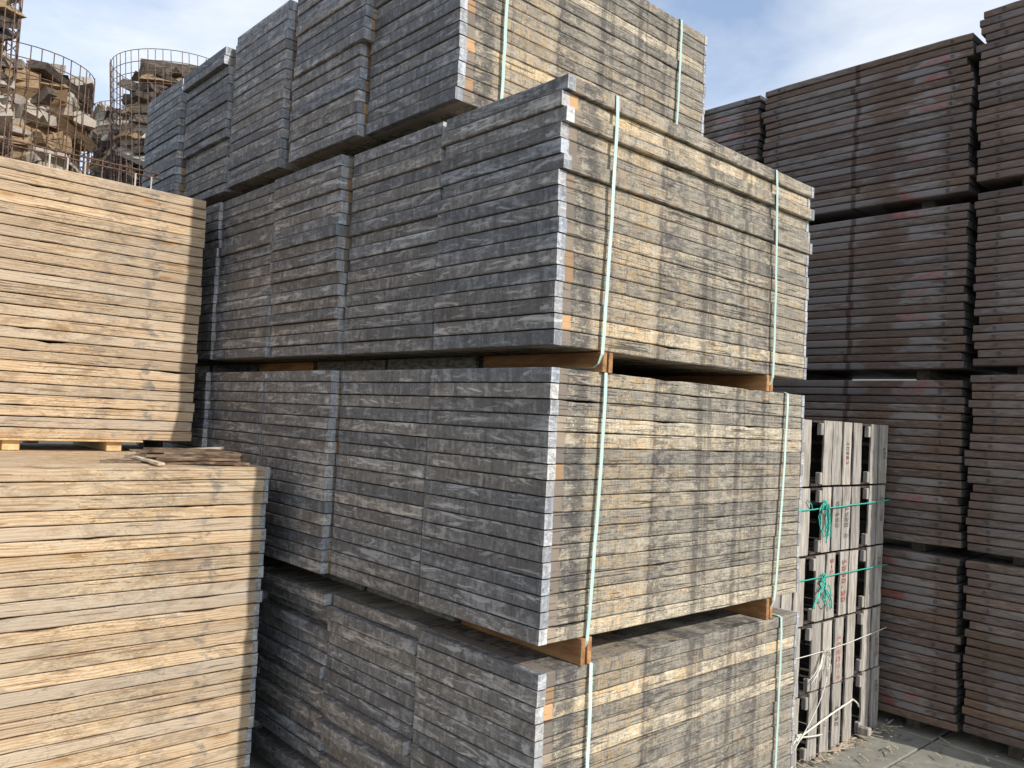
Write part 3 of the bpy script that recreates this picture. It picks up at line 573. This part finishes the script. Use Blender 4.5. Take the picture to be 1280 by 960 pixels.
# ---------------------------------------------------------------- firewood baskets behind
def log_mesh(seed):
    rnd = random.Random(seed); bm = bmesh.new(); n = 5; L = 1.; k = rnd.choice((3, 4, 4, 5)); prof = []
    for a in range(k):
        an = 2 * math.pi * a / k + rnd.uniform(-.35, .35); rr = rnd.uniform(.35, .62); prof.append((math.cos(an) * rr, math.sin(an) * rr))
    rings = []
    for i in range(n + 1):
        t = i / n; s = 1 - .12 * abs(t - .5) + rnd.uniform(-.07, .07); ox, oy = rnd.uniform(-.04, .04), rnd.uniform(-.04, .04)
        rings.append([bm.verts.new(((t - .5) * L + (rnd.uniform(-.03, .03) if i in (0, n) else 0), p[0] * s + ox, p[1] * s + oy)) for p in prof])
    for A, B in zip(rings, rings[1:]):
        for q in range(k): bm.faces.new((A[q], A[(q + 1) % k], B[(q + 1) % k], B[q]))
    bm.faces.new(rings[0]); bm.faces.new(rings[-1]); bmesh.ops.recalc_face_normals(bm, faces=bm.faces)
    return bm
LOGS = []
for mi, m in enumerate(MLOG):
    for s in range(4): LOGS.append(mesh_of(log_mesh(1000 + mi * 10 + s), 'split_log', m))
def basket(label, cx, cy, z0, z1, r, nv, seed, fill, gaplab, hoop=.095, deep=1., warm=.5, topgap=.09, tilt=0.):
    rnd = random.Random(seed); t = thing('wire_basket', label, 'wire basket', (cx, cy, z0)); t.rotation_euler = (0, -tilt, 0)
    vb = bmesh.new(); tube(vb, [(0, 0, 0), (0, 0, z1 - z0)], .0035, 4); vm = mesh_of(vb, 'upright_wire', MWIRE, True)
    hb = bmesh.new(); n = 36; tube(hb, [(r * math.cos(2 * math.pi * k / n), r * math.sin(2 * math.pi * k / n), 0) for k in range(n)], .0035, 4, closed=True); hm = mesh_of(hb, 'hoop_wire', MWIRE, True)
    for k in range(nv):
        a = 2 * math.pi * k / nv; obj('upright_wire', vm, t, (r * math.cos(a), r * math.sin(a), 0), (rnd.uniform(-.01, .01), rnd.uniform(-.01, .01), 0))
    nh = int((z1 - z0) / hoop)
    for k in range(nh + 1): obj('hoop_wire', hm, t, (0, 0, (z1 - z0) * k / nh), (rnd.uniform(-.012, .012), rnd.uniform(-.012, .012), 0))
    lay = 0; z = z1 - topgap - .05
    while z > max(z0 + .04, z1 - topgap - deep):
        lay += 1; nm = ['topmost', 'second', 'third', 'fourth', 'fifth', 'sixth', 'seventh', 'eighth', 'ninth', 'tenth', 'eleventh', 'twelfth', 'thirteenth', 'fourteenth', 'fifteenth', 'lowest'][min(lay, 16) - 1]
        for k, sec in enumerate(('far left', 'left', 'left middle', 'right middle', 'right', 'far right')):
            va = math.atan2(cy + 2.12, cx + 2.12) + math.pi; a = va - 1.45 + .58 * k + rnd.uniform(-.14, .14)
            L = rnd.uniform(.27, .42) * r / .5; s = rnd.uniform(.12, .175)
            rad = r - .085 - rnd.uniform(0, .03); tang = rnd.random() < .72
            c = rnd.random(); me = LOGS[(0 if c < warm * .6 else 4 if c < warm else 8) + rnd.randrange(4)]
            lab = {0: 'pale', 1: 'tan', 2: 'barky'}[LOGS.index(me) // 4] + ' split log, %s in the %s layer of the %s' % (sec, nm, gaplab)
            o = thing('split_log', lab, 'firewood log', (cx + rad * math.cos(a), cy + rad * math.sin(a), z + rnd.uniform(-.02, .03)), 'split logs in the ' + gaplab, me=me)
            if tang: o.rotation_euler = (rnd.uniform(-.7, .7) + rnd.choice((0, 0, 1.4)), rnd.uniform(-.5, .5), a + math.pi / 2 + rnd.uniform(-.2, .2))
            else: o.rotation_euler = (rnd.uniform(0, 6.3), rnd.uniform(-.3, .3), a + rnd.uniform(-.3, .3)); L *= .7; o.location.x -= .09 * math.cos(a); o.location.y -= .09 * math.sin(a)
            o.scale = (L * 1.25, s * 1.15, s * .55)
        for k, sec in enumerate(('heart', 'back')):
            a = va + math.pi * k; q = r * .45 * k; o = thing('split_log', 'barky split log, %s of the %s layer of the %s' % (sec, nm, gaplab), 'firewood log', (cx + q * math.cos(a), cy + q * math.sin(a), z), 'split logs in the ' + gaplab, me=LOGS[rnd.randrange(8, 12)]); o.rotation_euler = (rnd.uniform(0, 6), 0, va + math.pi / 2 + rnd.uniform(-.5, .5)); o.scale = (r * 1.5, .55, .16)
        z -= .078
    return t
ZD = 3.385
basket('round rusty wire basket of pale split logs, in front of the sky at the left', -.99, 4.25, ZD, 4.24, .45, 42, 1, 1, 'sunny round basket', warm=.8, deep=.9)
basket('tall wire basket of logs cut by the upper left corner of the photo', -1.55, 3.62, ZD, 4.62, .42, 32, 2, 1, 'corner basket', warm=.8, topgap=.0, deep=1.15)
basket('lower shaded wire basket squeezed between the sunny basket and the grey stack', .62, 6.85, ZD, 4.97, .50, 44, 3, 1, 'shaded lower basket', warm=.35, topgap=.05, deep=.9)
basket('tall shaded wire basket with an open seam in its rim, beside the grey top tier', .66, 5.75, ZD, 5.13, .55, 48, 4, 1, 'tall shaded basket', warm=.35, topgap=.10, deep=1.0, tilt=.07)
# the mesh panel along the platform edge
pn = thing('mesh_panel', 'low rusty mesh panel along the platform edge, above the upper pale stack', 'wire mesh', (-2.4, 3.475, ZD))
hb = bmesh.new(); tube(hb, [(0, 0, 0), (2.12, 0, 0)], .006, 6); hm = mesh_of(hb, 'rail_wire', MWIRE, True)
for z in (.135, .105): obj('rail_wire', hm, pn, (0, 0, z))
vb = bmesh.new(); tube(vb, [(0, 0, 0), (0, 0, .155)], .0045, 4); vm = mesh_of(vb, 'upright_wire', MWIRE, True); vb = bmesh.new(); tube(vb, [(0, -.006, 0), (0, -.006, .115)], .006, 5); vl = mesh_of(vb, 'upright_wire', MWIREL, True)
for k in range(21): obj('upright_wire', vl if k in (14, 15, 16, 19, 20) else vm, pn, (k * .1 + .06, 0, -.01))
# staging that carries the baskets
def platform(label, x0, x1, y0, y1):
    t = thing('timber_platform', label, 'platform', (x0, y0, 0)); n = int((y1 - y0) / .2)
    pm = box_mesh('deck_plank', 0, x1 - x0, .004, .194, 0, .04, MDECK, .003)
    for k in range(n): obj('plank', pm, t, (0, k * .2, ZD - .042))
    lm = box_mesh('leg', -.06, .06, -.06, .06, 0, ZD - .043, MDECK, .004)
    for x in (.1, x1 - x0 - .1):
        for y in (.1, y1 - y0 - .15): obj('leg', lm, t, (x, y, 0))
platform('dark timber platform under the left baskets, just over the upper pale stack', -2.4, -.1, 3.45, 4.87)
platform('dark timber platform under the shaded baskets, farther back', -.2, 1.4, 4.88, 7.5)
